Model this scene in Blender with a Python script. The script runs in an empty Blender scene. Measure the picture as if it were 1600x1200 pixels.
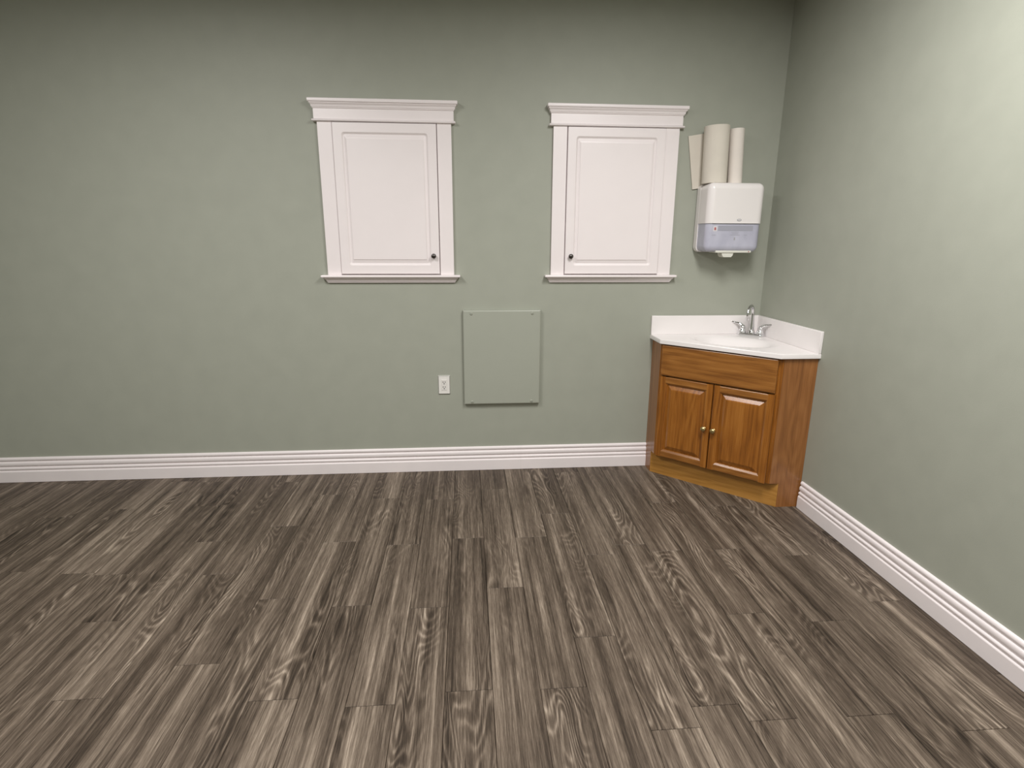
import bpy, bmesh, math, random
from mathutils import Vector, Matrix

# ------------------------------------------------------------------ camera, world, light
SC = bpy.context.scene
COL = SC.collection
CAM_H, CAM_D = 1.3971, 3.3036          # eye height, distance from the back wall
PITCH, YAW, ROLL, FPX = 0.2509, 0.0790, 0.0042, 881.05

cam_data = bpy.data.cameras.new('camera')
cam = bpy.data.objects.new('camera', cam_data)
COL.objects.link(cam)
cam_data.sensor_fit = 'HORIZONTAL'
cam_data.sensor_width = 36.0
cam_data.lens = FPX * 36.0 / 1600.0
cam_data.clip_start = 0.02
cam.matrix_world = (Matrix.Translation((0, -CAM_D, CAM_H)) @ Matrix.Rotation(-YAW, 4, 'Z')
                    @ Matrix.Rotation(math.pi / 2 - PITCH, 4, 'X') @ Matrix.Rotation(ROLL, 4, 'Z'))
SC.camera = cam

SC.view_settings.view_transform = 'Standard'
SC.view_settings.look = 'None'
SC.view_settings.gamma = 1.0
SC.view_settings.use_curve_mapping = False
SC.view_settings.exposure = 0.0

world = bpy.data.worlds.new('world')
SC.world = world
world.use_nodes = True
world.node_tree.nodes['Background'].inputs['Color'].default_value = (0.9, 0.95, 1.0, 1)
world.node_tree.nodes['Background'].inputs['Strength'].default_value = 0.05

CEIL = 2.70
def troffer(x, y, watts):
    l = bpy.data.lights.new('ceiling_light', 'AREA')
    l.shape = 'RECTANGLE'; l.size = 0.40; l.size_y = 1.10; l.spread = math.radians(177)
    l.energy = watts; l.color = (1.0, 0.978, 0.962)
    o = bpy.data.objects.new('ceiling_light', l)
    COL.objects.link(o)
    o.location = (x, y, CEIL - 0.012)
troffer(-1.35, -1.95, 51.5)
troffer(0.9, -1.95, 56)
troffer(-1.35, -4.2, 30)
troffer(0.85, -4.2, 30)

XR = 1.772            # right wall
XL = -3.3             # left wall
YF = -5.4             # wall behind the camera
R2 = math.sqrt(2.0)

# ------------------------------------------------------------------ materials
def lin(r, g, b):
    f = lambda c: (c / 255.0) / 12.92 if c <= 10 else (((c / 255.0) + 0.055) / 1.055) ** 2.4
    return (f(r), f(g), f(b), 1.0)

class NT:
    def __init__(self, name):
        self.m = bpy.data.materials.new(name); self.m.use_nodes = True
        self.t = self.m.node_tree; self.b = self.t.nodes['Principled BSDF']
    def n(self, kind, **kw):
        nd = self.t.nodes.new(kind)
        for k, v in kw.items():
            if k.startswith('in_'):
                key = k[3:]
                key = int(key) if key.isdigit() else key.replace('_', ' ')
                nd.inputs[key].default_value = v
            else: setattr(nd, k, v)
        return nd
    def l(self, a, b): self.t.links.new(a, b)
    def math(self, op, a, b=None, c=None):
        nd = self.n('ShaderNodeMath', operation=op)
        for i, v in enumerate((a, b, c)):
            if v is None: continue
            if isinstance(v, (int, float)): nd.inputs[i].default_value = v
            else: self.l(v, nd.inputs[i])
        return nd.outputs[0]
    def coords(self, seed_scale=(0, 0, 0)):
        tc = self.n('ShaderNodeTexCoord')
        oi = self.n('ShaderNodeObjectInfo')
        sc = self.n('ShaderNodeVectorMath', operation='SCALE')
        sc.inputs[0].default_value = seed_scale
        self.l(oi.outputs['Random'], sc.inputs['Scale'])
        ad = self.n('ShaderNodeVectorMath', operation='ADD')
        self.l(tc.outputs['Object'], ad.inputs[0]); self.l(sc.outputs[0], ad.inputs[1])
        self.rand = oi.outputs['Random']
        return ad.outputs[0]
    def stretched(self, co, s):
        mp = self.n('ShaderNodeMapping'); mp.inputs['Scale'].default_value = s
        self.l(co, mp.inputs['Vector']); return mp.outputs[0]
    def noise(self, co, s, detail=2.0, dist=0.0, rough=0.5):
        nd = self.n('ShaderNodeTexNoise', in_Scale=1.0, in_Detail=detail, in_Distortion=dist, in_Roughness=rough)
        self.l(self.stretched(co, s), nd.inputs['Vector'])
        return nd.outputs['Fac']
    def ramp(self, fac, stops, interp='LINEAR'):
        nd = self.n('ShaderNodeValToRGB'); cr = nd.color_ramp; cr.interpolation = interp
        while len(cr.elements) < len(stops): cr.elements.new(0.5)
        for e, (p, c) in zip(cr.elements, stops): e.position = p; e.color = c
        self.l(fac, nd.inputs[0]); return nd.outputs[0]
    def bump(self, h, strength, dist):
        nd = self.n('ShaderNodeBump', in_Strength=strength, in_Distance=dist)
        self.l(h, nd.inputs['Height']); self.l(nd.outputs[0], self.b.inputs['Normal'])

def plain(name, rgb, rough=0.5, metal=0.0, spec=0.5, var=0.03, bump=0.0, bscale=400):
    k = NT(name); co = k.coords()
    f = k.noise(co, (9, 9, 9), 3)
    lo = tuple(c * (1 - var) for c in rgb[:3]) + (1,); hi = tuple(min(1, c * (1 + var)) for c in rgb[:3]) + (1,)
    k.l(k.ramp(f, [(0.3, lo), (0.7, hi)]), k.b.inputs['Base Color'])
    k.b.inputs['Roughness'].default_value = rough
    k.b.inputs['Metallic'].default_value = metal
    k.b.inputs['Specular IOR Level'].default_value = spec
    if bump: k.bump(k.noise(co, (bscale,) * 3, 2), bump, 0.001)
    return k.m

M = {}
M['wall'] = plain('sage_wall_paint', (0.365, 0.378, 0.318, 1), 0.55, spec=0.35, var=0.025, bump=0.25, bscale=260)
M['panel_paint'] = plain('sage_panel_paint', (0.375, 0.39, 0.33, 1), 0.42, spec=0.45, var=0.01)
M['ceiling'] = plain('ceiling_white', (0.45, 0.45, 0.44, 1), 0.9, bump=0.3, bscale=150)
M['white'] = plain('white_trim_paint', (0.865, 0.80, 0.80, 1), 0.34, var=0.008)
M['base_white'] = plain('white_baseboard_paint', (0.865, 0.80, 0.80, 1), 0.36, var=0.015)
M['shell'] = plain('white_plastic', (0.83, 0.79, 0.775, 1), 0.25, var=0.005)
M['tray'] = plain('ivory_plastic', (0.74, 0.73, 0.66, 1), 0.35, var=0.01)
M['outlet'] = plain('outlet_white', (0.82, 0.80, 0.76, 1), 0.3, var=0.005)
M['outlet_in'] = plain('outlet_insert_white', (0.78, 0.755, 0.72, 1), 0.3, var=0.005)
M['dark'] = plain('slot_dark', (0.02, 0.02, 0.02, 1), 0.6)
M['pewter'] = plain('dark_pewter', (0.12, 0.11, 0.105, 1), 0.28, metal=1.0)
M['brass'] = plain('brushed_brass', (0.62, 0.49, 0.24, 1), 0.3, metal=1.0)
M['chrome'] = plain('chrome', (0.74, 0.74, 0.75, 1), 0.06, metal=1.0, var=0.005)
M['marble'] = plain('cultured_marble', (0.86, 0.82, 0.81, 1), 0.22, var=0.015)
M['paper'] = plain('cream_paper', (0.69, 0.64, 0.56, 1), 0.9, spec=0.1, var=0.03, bump=0.4, bscale=700)
M['paper_white'] = plain('white_paper', (0.78, 0.72, 0.66, 1), 0.9, spec=0.1, var=0.02, bump=0.4, bscale=700)
M['card'] = plain('brown_card', (0.32, 0.23, 0.14, 1), 0.9, spec=0.1)
M['grey_print'] = plain('grey_print', (0.34, 0.34, 0.36, 1), 0.5)
M['pale_print'] = plain('pale_grey_print', (0.36, 0.36, 0.42, 1), 0.5)
M['sticker'] = plain('sticker_white', (0.72, 0.69, 0.70, 1), 0.5)
M['red'] = plain('red_print', (0.42, 0.12, 0.13, 1), 0.5)
M['under'] = plain('underlay', (0.03, 0.025, 0.02, 1), 0.9)

def window_plastic():
    k = NT('smoked_translucent_plastic'); co = k.coords()
    f = k.noise(co, (14, 14, 9), 3)
    k.l(k.ramp(f, [(0.3, (0.52, 0.52, 0.63, 1)), (0.7, (0.63, 0.63, 0.74, 1))]), k.b.inputs['Base Color'])
    k.b.inputs['Roughness'].default_value = 0.22
    k.b.inputs['Transmission Weight'].default_value = 0.15
    return k.m
M['window'] = window_plastic()

def wood_floor():
    k = NT('grey_brown_vinyl_plank'); co = k.coords((31.7, 57.3, 0))
    field = k.noise(co, (8.5, 1.55, 1), 1.0, 0.45)            # contours become cathedrals and eyes
    wob = k.noise(co, (70, 12, 1), 4)
    rings = k.math('SINE', k.math('ADD', k.math('MULTIPLY', field, 112.0), k.math('MULTIPLY', wob, 4.0)))
    rings = k.math('POWER', k.math('MULTIPLY_ADD', rings, 0.5, 0.5), 1.9)
    mask = k.noise(co, (6, 0.9, 1), 1.5, 0.2)
    mask = k.ramp(mask, [(0.47, (0.05, 0.05, 0.05, 1)), (0.64, (1, 1, 1, 1))])
    fib = k.noise(co, (380, 14, 1), 5, 0.1, 0.74)
    grain = k.noise(co, (140, 2.6, 1), 6, 0.15, 0.72)
    streak = k.noise(co, (26, 0.45, 1), 3, 0.2, 0.55)
    blot = k.noise(co, (9, 1.4, 1), 2, 0.4)
    v = k.math('MULTIPLY', k.math('SUBTRACT', streak, 0.5), 1.15)
    v = k.math('ADD', v, k.math('MULTIPLY', k.math('SUBTRACT', grain, 0.5), 1.10))
    v = k.math('ADD', v, k.math('MULTIPLY', k.math('SUBTRACT', fib, 0.5), 0.95))
    v = k.math('ADD', v, k.math('MULTIPLY', k.math('SUBTRACT', blot, 0.5), 0.45))
    v = k.math('ADD', v, k.math('MULTIPLY', k.math('MULTIPLY', k.math('SUBTRACT', rings, 0.42), mask), 0.29))
    v = k.math('ADD', v, k.math('MULTIPLY', k.math('SUBTRACT', k.rand, 0.5), 0.10))
    v = k.math('ADD', v, 0.49)
    c = k.ramp(v, [(0.06, (0.0185, 0.0128, 0.0088, 1)), (0.32, (0.060, 0.044, 0.0318, 1)), (0.53, (0.122, 0.093, 0.0695, 1)),
                   (0.74, (0.219, 0.174, 0.134, 1)), (0.96, (0.385, 0.317, 0.25, 1))])
    k.l(c, k.b.inputs['Base Color'])
    k.b.inputs['Roughness'].default_value = 0.5
    k.b.inputs['Specular IOR Level'].default_value = 0.2
    k.bump(k.math('ADD', fib, grain), 0.12, 0.0008)
    return k.m
M['floor'] = wood_floor()

def oak(name, axis, dark, mid, light, rough=0.3, seed=(3.1, 5.7, 8.3)):
    """axis: the local axis along which the grain runs"""
    k = NT(name); co = k.coords(seed)
    def s(a, b):
        v = [a, a, a]; v[axis] = b; return tuple(v)
    field = k.noise(co, s(5.5, 0.9), 1.0, 0.4)
    wob = k.noise(co, s(60, 6), 2)
    rings = k.math('SINE', k.math('ADD', k.math('MULTIPLY', field, 75.0), k.math('MULTIPLY', wob, 2.5)))
    rings = k.math('MULTIPLY_ADD', rings, 0.5, 0.5)
    pores = k.noise(co, s(330, 9), 3, 0, 0.6)
    streak = k.noise(co, s(62, 1.1), 3)
    v = k.math('ADD', k.math('MULTIPLY', k.math('SUBTRACT', rings, 0.5), 0.20), k.math('MULTIPLY', k.math('SUBTRACT', pores, 0.5), 0.85))
    v = k.math('ADD', v, k.math('MULTIPLY', k.math('SUBTRACT', streak, 0.5), 0.9))
    v = k.math('ADD', v, 0.5)
    k.l(k.ramp(v, [(0.12, dark), (0.5, mid), (0.9, light)]), k.b.inputs['Base Color'])
    k.b.inputs['Roughness'].default_value = rough
    k.b.inputs['Specular IOR Level'].default_value = 0.4
    k.b.inputs['Coat Weight'].default_value = 0.4
    k.b.inputs['Coat Roughness'].default_value = 0.18
    k.bump(pores, 0.08, 0.0006)
    return k.m
OD, OM, OL = (0.150, 0.052, 0.010, 1), (0.285, 0.112, 0.022, 1), (0.40, 0.175, 0.042, 1)
M['oak_v'] = oak('golden_oak_vertical', 2, (0.150, 0.047, 0.006, 1), (0.295, 0.104, 0.014, 1), (0.41, 0.165, 0.03, 1), 0.27)
M['oak_h'] = oak('golden_oak_horizontal', 0, OD, OM, OL)
M['oak_side'] = oak('oak_side_veneer', 2, (0.20, 0.076, 0.021, 1), (0.295, 0.119, 0.034, 1), (0.375, 0.163, 0.053, 1), 0.38)
M['oak_toe'] = oak('oak_toe_board', 0, (0.29, 0.132, 0.022, 1), (0.44, 0.21, 0.043, 1), (0.52, 0.265, 0.065, 1), 0.4)

# ------------------------------------------------------------------ helpers
WM = {}
def link(o, parent=None, basis=None):
    COL.objects.link(o)
    basis = basis or Matrix.Identity(4)
    o.matrix_basis = basis
    WM[o.name] = basis
    if parent is not None:
        o.parent = parent
        o.matrix_parent_inverse = WM[parent.name].inverted()
    return o

def shade(me, deg):
    me.polygons.foreach_set('use_smooth', [True] * len(me.polygons))
    me.set_sharp_from_angle(angle=math.radians(deg))
    me.polygons.foreach_set('use_smooth', [len(p.vertices) <= 4 and max(abs(c) for c in p.normal) < 0.99995 for p in me.polygons])

def mesh_of(name, verts, faces, mat, smooth=None):
    me = bpy.data.meshes.new(name)
    me.from_pydata([tuple(v) for v in verts], [], faces)
    bm = bmesh.new(); bm.from_mesh(me)
    bmesh.ops.remove_doubles(bm, verts=bm.verts, dist=1e-6)
    bmesh.ops.recalc_face_normals(bm, faces=bm.faces)
    bm.to_mesh(me); bm.free()
    if smooth is not None:
        shade(me, smooth)
    me.materials.append(mat)
    return me

def obj(name, verts, faces, mat, parent=None, basis=None, smooth=None):
    return link(bpy.data.objects.new(name, mesh_of(name, verts, faces, mat, smooth)), parent, basis)

def box(x0, x1, y0, y1, z0, z1):
    v = [(x, y, z) for z in (z0, z1) for y in (y0, y1) for x in (x0, x1)]
    f = [(0, 1, 3, 2), (4, 6, 7, 5), (0, 4, 5, 1), (2, 3, 7, 6), (0, 2, 6, 4), (1, 5, 7, 3)]
    return v, f

def bevel_box(name, dims, mat, bev, seg=2, parent=None, basis=None, pick=None, smooth=35):
    v, f = box(*dims)
    me = bpy.data.meshes.new(name); me.from_pydata(v, [], f)
    bm = bmesh.new(); bm.from_mesh(me)
    bmesh.ops.recalc_face_normals(bm, faces=bm.faces)
    ed = [e for e in bm.edges if pick is None or pick((e.verts[0].co + e.verts[1].co) / 2)]
    bmesh.ops.bevel(bm, geom=ed, offset=bev, segments=seg, profile=0.5, affect='EDGES', clamp_overlap=True)
    bm.to_mesh(me); bm.free()
    shade(me, smooth)
    me.materials.append(mat)
    return link(bpy.data.objects.new(name, me), parent, basis)

def loft(rings, closed=True, cap0=True, cap1=True):
    n = len(rings[0]); v = [p for r in rings for p in r]; f = []
    for i in range(len(rings) - 1):
        for j in range(n if closed else n - 1):
            a, b = i * n + j, i * n + (j + 1) % n
            f.append((a, b, b + n, a + n))
    if cap0: f.append(tuple(range(n)))
    if cap1: f.append(tuple(range((len(rings) - 1) * n, len(rings) * n)))
    return v, f

def lathe(profile, seg=28, cap0=True, cap1=True):
    return loft([[(r * math.cos(2 * math.pi * k / seg), r * math.sin(2 * math.pi * k / seg), h) for k in range(seg)]
                 for r, h in profile], True, cap0, cap1)

def tube(points, radii, seg=16):
    pts = [Vector(p) for p in points]
    rings = []; up = None
    for i, p in enumerate(pts):
        t = (pts[min(i + 1, len(pts) - 1)] - pts[max(i - 1, 0)]).normalized()
        if up is None:
            up = t.orthogonal().normalized()
        up = (up - t * up.dot(t)).normalized()
        sd = t.cross(up)
        r = radii[i] if isinstance(radii, (list, tuple)) else radii
        rings.append([p + up * (r * math.cos(2 * math.pi * k / seg)) + sd * (r * math.sin(2 * math.pi * k / seg)) for k in range(seg)])
    return loft(rings)

def rrect(x0, x1, z0, z1, r, y, seg=4):
    r = max(r, 1e-4); out = []
    for cx, cz, a0 in ((x1 - r, z0 + r, -90), (x1 - r, z1 - r, 0), (x0 + r, z1 - r, 90), (x0 + r, z0 + r, 180)):
        for k in range(seg + 1):
            a = math.radians(a0 + 90.0 * k / seg)
            out.append((cx + r * math.cos(a), y, cz + r * math.sin(a)))
    return out

def prism(poly, z0, z1):
    n = len(poly)
    return loft([[(x, y, z0) for x, y in poly], [(x, y, z1) for x, y in poly]])

def stack(levels):
    """plan rectangles against the wall plane y=0: (z, half width, projection)"""
    return loft([[(-w, 0, z), (-w, -p, z), (w, -p, z), (w, 0, z)] for z, w, p in levels])

def thing(name, label, cat, loc, group=None):
    o = bpy.data.objects.new(name, None); o.empty_display_size = 0.05
    link(o, None, Matrix.Translation(loc))
    tag(o, label, cat, group); return o
def tag(o, label, cat, group=None):
    o['label'] = label; o['category'] = cat
    if group: o['group'] = group
    return o
def struct(o, label=None, cat=None):
    o['kind'] = 'structure'
    if label: o['label'] = label
    if cat: o['category'] = cat
    return o
def T(x, y, z): return Matrix.Translation((x, y, z))
RX = lambda d: Matrix.Rotation(math.radians(d), 4, 'X')
RY = lambda d: Matrix.Rotation(math.radians(d), 4, 'Y')
RZ = lambda d: Matrix.Rotation(math.radians(d), 4, 'Z')
OUT = RX(90)          # lathe axis z -> world -y (out of the back wall)

# ------------------------------------------------------------------ room shell
struct(obj('wall_back', *box(XL - 0.1, XR + 0.1, 0, 0.1, -0.02, CEIL), M['wall']), 'sage green painted back wall behind the white cabinets', 'wall')
struct(obj('wall_right', *box(XR, XR + 0.1, YF, 0, -0.02, CEIL), M['wall']), 'sage green painted side wall to the right of the corner sink', 'wall')
struct(obj('wall_left', *box(XL - 0.1, XL, YF, 0, -0.02, CEIL), M['wall']), 'sage green painted side wall at the left end of the room', 'wall')
struct(obj('wall_front', *box(XL - 0.1, XR + 0.1, YF - 0.1, YF, -0.02, CEIL), M['wall']), 'sage green painted wall behind the camera', 'wall')
struct(obj('ceiling', *box(XL - 0.1, XR + 0.1, YF - 0.1, 0.1, CEIL, CEIL + 0.08), M['ceiling']), 'white ceiling above the room', 'ceiling')
floor = struct(obj('floor', *box(XL - 0.1, XR + 0.1, YF - 0.1, 0.1, -0.03, -0.006), M['under']), 'grey-brown wood-look plank floor', 'floor')

# planks: 0.1524 wide, 0.953 long, each its own piece
PW, PL, X0 = 0.1524, 0.953, -0.0910
STAG = {-6: -0.66, -5: -0.31, -4: -0.835, -3: -0.377, -2: -0.88, -1: -0.41, 0: -0.842, 1: -0.30, 2: -0.853, 3: -0.622,
        4: -0.08, 5: -0.957, 6: -0.07, 7: -0.535, 8: -0.075, 9: -0.60, 10: -0.15, 11: -0.5, 12: -0.9}
rnd = random.Random(7)
plank_cache = {}
def plank_mesh(w, ln):
    key = (round(w, 4), round(ln, 4))
    if key not in plank_cache:
        g, b = 0.0006, 0.0012
        a, c = w / 2 - g, ln / 2 - g
        r0 = [(-a, -c, -0.006), (a, -c, -0.006), (a, c, -0.006), (-a, c, -0.006)]
        r1 = [(x, y, -b) for x, y, z in r0]
        r2 = [(math.copysign(abs(x) - b, x), math.copysign(abs(y) - b, y), 0.0) for x, y, z in r0]
        plank_cache[key] = mesh_of('plank', *loft([r0, r1, r2]), M['floor'])
    return plank_cache[key]
kmin, kmax = math.floor((XL - X0) / PW), math.ceil((XR - X0) / PW)
YB = -0.004
for k in range(kmin, kmax):
    xa, xb = max(XL, X0 + k * PW), min(XR, X0 + (k + 1) * PW)
    if xb - xa < 0.01: continue
    j0 = STAG.get(k, -rnd.random() * PL)
    cuts = [YB]
    y = j0
    while y > YF:
        if YB - y > 0.02: cuts.append(y)
        y -= PL
    cuts.append(YF)
    for ya, yb in zip(cuts[:-1], cuts[1:]):
        if ya - yb < 0.004: continue
        o = bpy.data.objects.new('plank', plank_mesh(xb - xa, ya - yb))
        link(o, floor, T((xa + xb) / 2, (ya + yb) / 2, 0))

# baseboards
BP = [(0, 0), (0.0165, 0), (0.0165, 0.063), (0.0158, 0.0655), (0.0140, 0.0680), (0.0105, 0.0700), (0.0105, 0.0735), (0.0128, 0.0755), (0.0150, 0.079),
      (0.0154, 0.083), (0.0148, 0.0865), (0.0120, 0.0900), (0.0072, 0.0925), (0.0072, 0.0965), (0.0115, 0.0990), (0.0134, 0.104), (0.0136, 0.112), (0.0128, 0.118),
      (0.0100, 0.1225), (0.0052, 0.1250), (0.0052, 0.1290), (0.0095, 0.1315), (0.0112, 0.136), (0.0108, 0.1425), (0.0085, 0.1475), (0.0050, 0.1500), (0.0, 0.1505)]
def board(name, a, b, along, parent=None):
    if along == 'x': rings = [[(t, -d - 0.0003, z + 0.001) for d, z in BP] for t in (a, b)]
    else: rings = [[(XR - d - 0.0003, t, z + 0.001) for d, z in BP] for t in (a, b)]
    return obj(name, *loft(rings), M['base_white'], parent, None, 40)
bb = struct(board('baseboard_back', XL, 0.318, 'x'), 'white moulded baseboard along the back wall', 'baseboard')
board('board', 0.3184, 1.1165, 'x', bb)
struct(board('baseboard_right', YF, -0.6435, 'y'), 'white moulded baseboard on the right wall beside the oak vanity', 'baseboard')

# ------------------------------------------------------------------ white wall cabinets
def raised(name, x0, x1, z0, z1, yb, yf, insets, mat, parent, basis=None, edge=0.002):
    """slab from yb (back) to yf (front, more negative), nested rounded rectangles: (inset_x, inset_z, depth from front, corner r)"""
    rings = [rrect(x0, x1, z0, z1, 0.0015, yb), rrect(x0, x1, z0, z1, 0.0015, yf + edge),
             rrect(x0 + edge * 0.3, x1 - edge * 0.3, z0 + edge * 0.3, z1 - edge * 0.3, 0.0015, yf + edge * 0.3),
             rrect(x0 + edge, x1 - edge, z0 + edge, z1 - edge, 0.0015, yf)]
    for ix, iz, d, r in insets:
        rings.append(rrect(x0 + ix, x1 - ix, z0 + iz, z1 - iz, r, yf + d))
    return obj(name, *loft(rings), mat, parent, basis)

def wall_cabinet(cx, knob_side, label):
    t = thing('wall_cabinet', label, 'cabinet', (cx, 0, 1.157), 'white cabinets on the back wall')
    B = T(cx, 0, 0)
    obj('back_panel', *box(-0.279, 0.279, -0.004, -0.0003, 1.198, 2.0), M['white'], t, B)
    for s in (-1, 1):
        a, b = sorted((s * 0.276, s * 0.352))
        bevel_box('side_casing', (a, b, -0.0185, -0.0003, 1.1995, 1.9975), M['white'], 0.0015, 2, t, B)
    hd = obj('header', *stack([(1.997, 0.366, 0.0215), (2.0625, 0.366, 0.0215)]), M['white'], t, B)
    obj('bead', *stack([(1.9955, 0.372, 0.0265), (1.9975, 0.3745, 0.0295), (2.0015, 0.3755, 0.0305), (2.0055, 0.3745, 0.0295), (2.0075, 0.372, 0.0265)]), M['white'], hd, B, 50)
    obj('crown', *stack([(2.0590, 0.3680, 0.0240), (2.0605, 0.3700, 0.0258), (2.0655, 0.3706, 0.0264), (2.0657, 0.3738, 0.0296), (2.0725, 0.3744, 0.0302),
                         (2.0745, 0.3752, 0.0310), (2.0785, 0.3776, 0.0334), (2.0815, 0.3806, 0.0362), (2.0830, 0.3820, 0.0378),
                         (2.0880, 0.3822, 0.0380), (2.0882, 0.3866, 0.0440), (2.0925, 0.3874, 0.0450), (2.1015, 0.3878, 0.0454), (2.1045, 0.3862, 0.0438)]), M['white'], hd, B, 40)
    sl = obj('sill', *stack([(1.1865, 0.3835, 0.0425), (1.1885, 0.3855, 0.0450), (1.1935, 0.3862, 0.0458), (1.1980, 0.3855, 0.0450), (1.1995, 0.3840, 0.0435)]), M['white'], t, B, 40)
    obj('apron', *stack([(1.1570, 0.3570, 0.0130), (1.1620, 0.3575, 0.0138), (1.1625, 0.3600, 0.0170), (1.1668, 0.3605, 0.0178), (1.1672, 0.3632, 0.0205),
                         (1.1715, 0.3638, 0.0212), (1.1740, 0.3655, 0.0230), (1.1765, 0.3690, 0.0262), (1.1785, 0.3725, 0.0295), (1.1866, 0.3728, 0.0298)]), M['white'], sl, B, 40)
    x0, x1 = (-0.2742, 0.2715) if knob_side > 0 else (-0.2715, 0.2742)
    d = raised('door', x0, x1, 1.2065, 1.9925, -0.0050, -0.0260,
               [(0.0455, 0.0470, 0.0, 0.015), (0.0475, 0.0490, 0.0010, 0.014), (0.0540, 0.0555, 0.0068, 0.010), (0.0560, 0.0575, 0.0076, 0.008), (0.0585, 0.0600, 0.0076, 0.006),
                (0.0675, 0.0740, 0.0040, 0.003), (0.0700, 0.0780, 0.0033, 0.002), (0.0706, 0.0788, 0.0004, 0.002), (0.0714, 0.0797, 0.0, 0.002)], M['white'], t, B, 0.0025)
    kx = knob_side * (0.2715 - 0.031)
    obj('knob', *lathe([(0.008, 0), (0.0075, 0.002), (0.0052, 0.005), (0.005, 0.010), (0.0085, 0.0135), (0.0128, 0.0165), (0.0138, 0.0195),
                        (0.0122, 0.0232), (0.0075, 0.0255), (0.002, 0.0262)]), M['pewter'], d, T(cx + kx, -0.0258, 1.305) @ OUT, 50)
    return t
wall_cabinet(-0.4250, 1, 'white panelled wall cabinet with its knob at lower right, farther from paper dispenser')
wall_cabinet(0.8330, -1, 'white panelled wall cabinet with its knob at lower left, beside paper dispenser')

# ------------------------------------------------------------------ access panel and outlet
ap = thing('access_panel', 'square-cornered sage green cover plate with four corner screws, low on the wall', 'access panel', (0.2, 0, 0.43))
raised('plate', -0.028, 0.427, 0.431, 0.998, -0.0005, -0.027, [(0.007, 0.007, -0.0004, 0.001)], M['panel_paint'], ap, None, 0.0055)
for x, z in ((0.020, 0.979), (0.377, 0.979), (0.020, 0.447), (0.378, 0.447)):
    obj('screw', *lathe([(0.0085, 0), (0.0083, 0.0018), (0.0065, 0.0036), (0.0040, 0.0043), (0.0036, 0.0012), (0.0004, 0.0010)], 20), M['panel_paint'], ap, T(x, -0.0270, z) @ OUT, 40)

ot = thing('wall_outlet', 'white double wall outlet left of the green access panel', 'outlet', (-0.147, 0, 0.493))
raised('cover_plate', -0.182, -0.112, 0.493, 0.607, -0.0004, -0.006, [(0.0015, 0.0015, 0, 0.001)], M['outlet'], ot, None, 0.003)
rc = raised('receptacle', -0.1637, -0.1303, 0.517, 0.583, -0.0058, -0.0082, [(0.001, 0.001, 0, 0.001)], M['outlet_in'], ot, None, 0.001)
for zc in (0.565, 0.535):
    obj('slot', *box(-0.1552, -0.1517, -0.0088, -0.0078, zc - 0.0015, zc + 0.0072), M['dark'], rc)
    obj('slot', *box(-0.1426, -0.1392, -0.0088, -0.0078, zc - 0.0008, zc + 0.0065), M['dark'], rc)
    obj('slot', *lathe([(0.0032, 0), (0.0032, 0.001)], 12), M['dark'], rc, T(-0.1470, -0.0078, zc - 0.0075) @ OUT)

# ------------------------------------------------------------------ corner vanity (s, t, z): s along the front, t towards the corner
F = RZ(-45)
TF, TD, TP = 0.960 / R2, 0.930 / R2, 1.013 / R2
SX, SY = 1.117, -0.632                     # planes of the two side panels
def st(x, y): return ((x - y) / R2, (x + y) / R2)
van = thing('corner_vanity', 'golden oak corner sink cabinet with two raised-panel doors and a false drawer', 'cabinet', (XR - 0.3, -0.3, 0))
ZT, ZB = 0.8195, 0.137
TH = 0.016
# side panels with the notch for the toe recess
def side_left():
    yf, yt = 0.960 - SX, 1.013 - SX
    poly = [(-0.001, 0.0), (yt + 0.0, 0.0), (yt, ZB), (yf + 0.001, ZB), (yf + 0.001, ZT), (-0.001, ZT)]
    return loft([[(x, y, z) for y, z in poly] for x in (SX, SX + TH)])
def side_right():
    xf, xt = 0.960 - SY, 1.013 - SY
    poly = [(XR - 0.001, 0.0), (xt, 0.0), (xt, ZB), (xf + 0.001, ZB), (xf + 0.001, ZT), (XR - 0.001, ZT)]
    return loft([[(x, y, z) for x, z in poly] for y in (SY, SY + TH)])
obj('side_panel', *side_left(), M['oak_side'], van)
obj('side_panel', *side_right(), M['oak_side'], van)
sL, sR = st(SX, 0.960 - SX)[0], st(0.960 - SY, SY)[0]
pL, pR = st(SX, 1.013 - SX)[0], st(1.013 - SY, SY)[0]
# toe board, bottom shelf
obj('toe_board', *prism([(pL + 0.0005, TP), (pR - 0.0005, TP), (pR - 0.016, TP + 0.0155), (pL + 0.016, TP + 0.0155)], 0.0, ZB), M['oak_toe'], van, F)
obj('bottom_shelf', *prism([(sL + 0.03, TF + 0.02), (sR - 0.03, TF + 0.02), (sR + 0.12, TF + 0.19), (sL - 0.12, TF + 0.19)], ZB + 0.001, ZB + 0.016), M['oak_h'], van, F)
# face frame
def face_piece(name, a, b, z0, z1, mat, cut0=0.0, cut1=0.0):
    return obj(name, *prism([(a, TF), (b, TF), (b - cut1, TF + 0.019), (a + cut0, TF + 0.019)], z0, z1), mat, van, F)
face_piece('face_stile', sL, sL + 0.040, ZB, ZT, M['oak_v'], 0.0185)
face_piece('face_stile', sR - 0.040, sR, ZB, ZT, M['oak_v'], 0, 0.0185)
face_piece('face_stile', 1.219, 1.251, ZB + 0.03, 0.62, M['oak_v'])
face_piece('face_rail', sL + 0.0402, sR - 0.0402, 0.800, ZT, M['oak_h'])
face_piece('face_rail', sL + 0.0402, sR - 0.0402, 0.6205, 0.647, M['oak_h'])
face_piece('face_rail', sL + 0.0402, sR - 0.0402, ZB, ZB + 0.0295, M['oak_h'])
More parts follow.
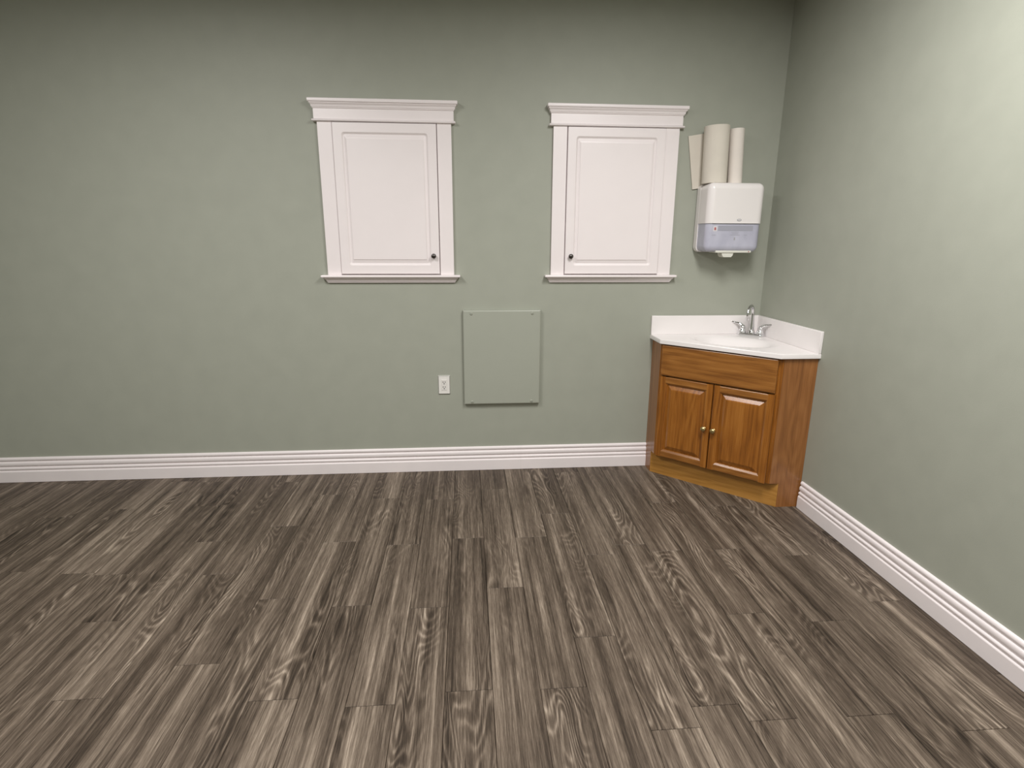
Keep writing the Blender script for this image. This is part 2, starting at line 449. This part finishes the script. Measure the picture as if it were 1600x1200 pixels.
# false drawer front
raised('drawer_front', 0.917, 1.550, 0.6365, 0.8135, TF - 0.0005, TD, [(0.006, 0.006, -0.0004, 0.001)], M['oak_h'], van, F, 0.004)
# doors: the raised panel is the door, stiles, rails and knob sit on it
def vanity_door(a, b, knob_s):
    z0, z1, w = 0.1395, 0.6285, 0.0445
    px0, px1, pz0, pz1 = a + w, b - w, z0 + w, z1 - w
    # raised field
    rings = [rrect(px0 - 0.008, px1 + 0.008, pz0 - 0.008, pz1 + 0.008, 0.0005, TF - 0.002),
             rrect(px0 - 0.008, px1 + 0.008, pz0 - 0.008, pz1 + 0.008, 0.0005, TD + 0.0125),
             rrect(px0 + 0.003, px1 - 0.003, pz0 + 0.003, pz1 - 0.003, 0.0005, TD + 0.0124),
             rrect(px0 + 0.005, px1 - 0.005, pz0 + 0.005, pz1 - 0.005, 0.0008, TD + 0.0118),
             rrect(px0 + 0.024, px1 - 0.024, pz0 + 0.024, pz1 - 0.024, 0.0008, TD + 0.0032),
             rrect(px0 + 0.028, px1 - 0.028, pz0 + 0.028, pz1 - 0.028, 0.0008, TD + 0.0024),
             rrect(px0 + 0.0288, px1 - 0.0288, pz0 + 0.0288, pz1 - 0.0288, 0.0008, TD + 0.0006)]
    d = obj('door', *loft(rings), M['oak_v'], van, F)
    c = 0.0115
    for o_, i_ in ((a, a + w), (b, b - w)):
        sg = 1 if i_ > o_ else -1
        e = 0.0035
        prof = [(o_, TF - 0.0008), (o_, TD + e), (o_ + sg * e * 0.3, TD + e * 0.3), (o_ + sg * e, TD), (i_ - sg * c, TD), (i_ - sg * c * 0.9, TD + 0.0004), (i_, TD + 0.0072), (i_, TF - 0.0008)]
        obj('stile', *loft([[(s, t, z) for s, t in prof] for z in (z0, z1)]), M['oak_v'], d, F)
    for o_, i_ in ((z0, z0 + w), (z1, z1 - w)):
        sg = 1 if i_ > o_ else -1
        e = 0.0035
        prof = [(o_, TF - 0.0008), (o_, TD + e), (o_ + sg * e * 0.3, TD + e * 0.3), (o_ + sg * e, TD), (i_ - sg * c, TD), (i_ - sg * c * 0.9, TD + 0.0004), (i_, TD + 0.0072), (i_, TF - 0.0008)]
        obj('rail', *loft([[(s, t, z) for z, t in prof] for s in (px0 - c * 0.98, px1 + c * 0.98)]), M['oak_h'], d, F)
    obj('knob', *lathe([(0.0095, 0), (0.0095, 0.0015), (0.006, 0.004), (0.0055, 0.009), (0.0095, 0.0125), (0.0145, 0.0165), (0.0155, 0.020),
                        (0.0135, 0.0245), (0.008, 0.0275), (0.002, 0.0285)]), M['brass'], d, F @ T(knob_s, TD + 0.0002, 0.372) @ OUT, 50)
vanity_door(0.9185, 1.2315, 1.204)
vanity_door(1.2375, 1.5535, 1.258)

# ------------------------------------------------------------------ countertop with bowl
ZC, ZU = 0.8455, 0.8205
CX, CY = 1.099, -0.648
cf = 0.917
outer_xy = [(CX, -0.0008), (CX, cf - CX), (cf - CY, CY), (XR - 0.0008, CY), (XR - 0.0008, -0.0008)]
poly = [st(x, y) for x, y in outer_xy]
bc, bs, bt = (1.237, 0.872), 0.215, 0.150
ct = None
def countertop():
    # angles: regular plus the exact corner directions
    angs = [2 * math.pi * k / 72 for k in range(72)]
    for s, t in poly: angs.append(math.atan2(t - bc[1], s - bc[0]) % (2 * math.pi))
    angs = sorted(set(round(a, 6) for a in angs))
    def hit(a, pl):
        dx, dy = math.cos(a), math.sin(a); best = 9
        for i in range(len(pl)):
            (x1, y1), (x2, y2) = pl[i], pl[(i + 1) % len(pl)]
            ex, ey = x2 - x1, y2 - y1; den = dx * ey - dy * ex
            if abs(den) < 1e-9: continue
            k = ((x1 - bc[0]) * ey - (y1 - bc[1]) * ex) / den
            u = ((x1 - bc[0]) * dy - (y1 - bc[1]) * dx) / den
            if k > 0 and -1e-5 <= u <= 1 + 1e-5: best = min(best, k)
        return best
    def ring_poly(z, inset):
        out = []
        for a in angs:
            k = hit(a, poly) - inset
            out.append((bc[0] + k * math.cos(a), bc[1] + k * math.sin(a), z))
        return out
    def ell(sc, z):
        out = []
        for a in angs:
            r = 1.0 / math.sqrt((math.cos(a) / bs) ** 2 + (math.sin(a) / bt) ** 2)
            out.append((bc[0] + sc * r * math.cos(a), bc[1] + sc * r * math.sin(a), z))
        return out
    rings = [ell(1.03, ZU), ring_poly(ZU, 0.0015), ring_poly(ZU + 0.0015, 0), ring_poly(ZC - 0.004, 0), ring_poly(ZC - 0.0012, 0.0012), ring_poly(ZC, 0.004),
             ell(1.16, ZC), ell(1.09, ZC - 0.0010), ell(1.03, ZC - 0.0035), ell(0.95, ZC - 0.0095), ell(0.88, ZC - 0.020), ell(0.78, ZC - 0.038), ell(0.64, ZC - 0.060), ell(0.45, ZC - 0.078), ell(0.2, ZC - 0.088), ell(0.1, ZC - 0.090)]
    return loft(rings, True, False, True)
ct = obj('countertop', *countertop(), M['marble'], None, F, 35)
tag(ct, 'white cultured marble corner sink top on the oak cabinet', 'countertop')
SPT = 0.016
bevel_box('backsplash', (CX, XR - 0.0008, -SPT, -0.0008, ZC - 0.0005, 0.9585), M['marble'], 0.003, 2, ct)
bevel_box('backsplash', (XR - SPT, XR - 0.0008, CY, -SPT - 0.0001, ZC - 0.0005, 0.9585), M['marble'], 0.003, 2, ct)
obj('drain', *lathe([(0.03, 0), (0.03, 0.002), (0.024, 0.003), (0.021, 0.0005), (0.004, 0.0005)]), M['chrome'], ct, F @ T(bc[0], bc[1], ZC - 0.090), 40)

# ------------------------------------------------------------------ faucet
fs, ftt = 1.2525, 1.132
fz = ZC
fa = thing('faucet', 'chrome two-handle gooseneck faucet on the white corner sink', 'faucet', (F @ Vector((fs, ftt, fz))))
def fpos(s, t, z): return F @ T(fs + s, ftt + t, fz + z)
rings = []
for z, g in ((0.0, 0.0), (0.009, 0.0), (0.013, 0.0022), (0.0155, 0.006)):
    r = []
    for k in range(32):
        a = 2 * math.pi * k / 32
        ca, sa = math.cos(a), math.sin(a)
        r.append((math.copysign(0.052, ca) * (1 if abs(ca) > 1e-6 else 0) + (0.027 - g) * ca, (0.027 - g) * sa, z))
    rings.append(r)
obj('base_plate', *loft(rings), M['chrome'], fa, fpos(0, 0, 0), 40)
# gooseneck: up, over towards the front (-t)
pts, rad = [], []
for k in range(7):
    u = k / 6; pts.append((0, -0.004 * u, 0.014 + 0.118 * u)); rad.append(0.0165 - 0.0062 * min(1, u * 1.25))
R = 0.046
for k in range(1, 19):
    a = math.radians(205.0 * k / 18)
    pts.append((0, -0.004 - R + R * math.cos(a), 0.132 + R * 1.06 * math.sin(a))); rad.append(0.0100 - 0.0012 * k / 18)
sp = obj('spout', *tube(pts, rad, 20), M['chrome'], fa, fpos(0, 0, 0), 60)
obj('aerator', *tube([(0, pts[-1][1] + 0.001, pts[-1][2] + 0.004), (0, pts[-1][1] + 0.0035, pts[-1][2] - 0.008)], [0.0112, 0.0112], 20), M['chrome'], fa, fpos(0, 0, 0), 40)
obj('spout_collar', *lathe([(0.0215, 0.0), (0.0215, 0.004), (0.0195, 0.010), (0.0170, 0.020), (0.0165, 0.022)]), M['chrome'], fa, fpos(0, 0, 0.0145), 40)
for sg in (-1, 1):
    h = obj('handle', *lathe([(0.0225, 0), (0.0228, 0.004), (0.0215, 0.010), (0.0175, 0.019), (0.0145, 0.024), (0.0150, 0.027), (0.0165, 0.031),
                              (0.0150, 0.038), (0.0105, 0.044), (0.003, 0.046)]), M['chrome'], fa, fpos(sg * 0.052, 0, 0.0152), 50)
    lv = [(0, 0, 0.030), (sg * 0.006, -0.002, 0.041), (sg * 0.015, -0.005, 0.050), (sg * 0.028, -0.008, 0.055), (sg * 0.044, -0.010, 0.0575), (sg * 0.060, -0.012, 0.060), (sg * 0.074, -0.013, 0.062), (sg * 0.077, -0.0132, 0.0624)]
    obj('lever', *tube(lv, [0.0125, 0.0105, 0.0082, 0.0062, 0.0050, 0.0052, 0.0058, 0.003], 14), M['chrome'], h, fpos(sg * 0.052, 0, 0.0152), 60)

# ------------------------------------------------------------------ paper towel dispenser
dx0, dx1, dz0, dz1 = 1.316, 1.634, 1.332, 1.7025
dp = thing('paper_towel_dispenser', 'white wall-mounted paper towel dispenser with smoky window above the corner sink', 'dispenser', (1.478, 0, 1.30))
obj('mounting_plate', *box(dx0 + 0.05, dx1 - 0.05, -0.0125, -0.0005, dz0 + 0.05, dz1 - 0.08), M['shell'], dp)
yk = -0.055
def not_back(y): return lambda c: c.y < y - 0.001
bevel_box('back_housing', (dx0, dx1, yk, -0.0125, dz0, dz1), M['shell'], 0.026, 5, dp, None, lambda c: (abs(c.x - dx0) < 1e-4 or abs(c.x - dx1) < 1e-4) and (abs(c.z - dz0) < 1e-4 or abs(c.z - dz1) < 1e-4))
zs = 1.488
yfr = -0.183
cov = bevel_box('cover', (dx0 + 0.0008, dx1 - 0.0008, yfr, yk - 0.0004, zs, dz1 - 0.0006), M['shell'], 0.034, 8, dp, None,
                lambda c: c.z > zs + 0.001 and c.y < yk - 0.002, 60)
obj('cover_lip', *box(dx0 + 0.03, dx1 - 0.03, yfr - 0.0022, yfr + 0.001, zs + 0.0, zs + 0.0042), M['shell'], cov)
win = bevel_box('window', (dx0 + 0.004, dx1 - 0.004, yfr + 0.006, yk - 0.0004, dz0 + 0.003, zs - 0.0005), M['window'], 0.032, 8, dp, None,
                lambda c: c.z < zs - 0.002 and c.y < yk - 0.002, 60)
# tear bar and paper outlet
tb = bevel_box('tear_bar', (1.385, 1.590, yfr + 0.012, yk - 0.02, dz0 - 0.002, dz0 + 0.010), M['tray'], 0.003, 2, dp)
def tongue():
    xs = [(-0.043, 0.0), (-0.034, -0.004), (-0.030, -0.018), (-0.022, -0.027), (0.022, -0.027), (0.030, -0.018), (0.034, -0.004), (0.043, 0.0)]
    return loft([[(x, y, z) for x, z in xs] for y in (yfr + 0.018, yfr + 0.075)])
obj('paper_outlet', *tongue(), M['tray'], dp, T(1.457, 0, dz0 + 0.001))
obj('lock_hole', *lathe([(0.0035, 0), (0.003, 0.0012)], 14), M['red'], tb, T(1.575, yfr + 0.0125, dz0 + 0.004) @ OUT)
# grey oval mark on the cover, prints seen through the window
def oval(name, x, y, z, rx, rz, mat, parent, th=0.0008):
    v, f = loft([[(rx * math.cos(2 * math.pi * k / 28), yy, rz * math.sin(2 * math.pi * k / 28)) for k in range(28)] for yy in (-th, 0)])
    return obj(name, v, f, mat, parent, T(x, y, z))
lg = oval('emblem', 1.497, yfr + 0.0001, 1.5055, 0.0130, 0.0062, M['grey_print'], cov)
oval('emblem_ring', 1.497, yfr - 0.0007, 1.5060, 0.0102, 0.0030, M['sticker'], lg, 0.0004)
yw = yfr + 0.0061
def flat(name, x0, x1, z0, z1, mat, parent, off=0.0): return obj(name, *box(x0, x1, yw - 0.0006 - off, yw - off, z0, z1), mat, parent)
sk = flat('sticker', 1.357, 1.378, 1.446, 1.472, M['sticker'], win)
flat('sticker_mark', 1.3625, 1.3725, 1.4515, 1.4665, M['red'], sk, 0.0006)
flat('print_band', 1.384, 1.583, 1.4475, 1.4755, M['pale_print'], win)
for i, (xa, xb, z) in enumerate(((1.462, 1.506, 1.4395), (1.466, 1.502, 1.4320), (1.455, 1.510, 1.4245), (1.352, 1.374, 1.4240), (1.535, 1.553, 1.4240))):
    flat('print_line', xa, xb, z, z + 0.0028, M['pale_print'], win)
flat('print_mark', 1.479, 1.486, 1.398, 1.413, M['grey_print'], win)

# ------------------------------------------------------------------ paper on top of the dispenser
def paper_roll(name, r, h, base, lean_x, mat, label):
    B = T(*base) @ RY(lean_x)
    o = obj(name, *lathe([(r * 0.36, 0.0), (r - 0.002, 0.0), (r, 0.002), (r, h - 0.002), (r - 0.002, h), (r * 0.36, h), (r * 0.36, 0.0)], 48, False, False), mat, None, B, 40)
    tag(o, label, 'paper roll', 'paper rolls on the dispenser')
    obj('core', *lathe([(r * 0.36 - 0.0002, 0.0005), (r * 0.36 - 0.0002, h - 0.0005), (r * 0.30, h - 0.0005), (r * 0.30, 0.0005), (r * 0.36 - 0.0002, 0.0005)], 32, False, False), M['card'], o, B, 40)
    rr = r + 0.0006
    arc = [math.radians(a) for a in range(-150, -99, 5)]
    fl = loft([[(rr * math.cos(a), rr * math.sin(a), z) for a in arc] + [((rr - 0.0005) * math.cos(a), (rr - 0.0005) * math.sin(a), z) for a in reversed(arc)] for z in (0.003, h - 0.003)])
    obj('loose_end', *fl, mat, o, B, 40)
    return o
paper_roll('paper_roll', 0.067, 0.296, (1.377, -0.083, 1.7022), -1.6, M['paper'], 'thick cream paper roll standing on the towel dispenser')
paper_roll('paper_roll', 0.0385, 0.285, (1.4955, -0.083, 1.7022), -2.6, M['paper_white'], 'thin white paper roll standing on the towel dispenser')
def sheet():
    w, h, n, m = 0.17, 0.285, 10, 8
    top = lambda u, v: -0.0085 - 0.0016 * math.sin(u * 2.6) - 0.001 * math.sin(v * 3.0 + u * 2)
    fr = [[(u * w / n, top(u / n, v / m), v * h / m) for u in range(n + 1)] for v in range(m + 1)]
    bk = [[(x, -0.0040 - 0.0006 * math.sin(x * 15), z) for x, y, z in row] for row in fr]
    rings = [f + list(reversed(b)) for f, b in zip(fr, bk)]
    return loft(rings)
tag(obj('paper_towel_pack', *sheet(), M['paper'], None, T(1.286, 0, 1.677) @ RY(-9.2), 40), 'flat cream folded paper pack leaning on wall behind the thick roll', 'paper')
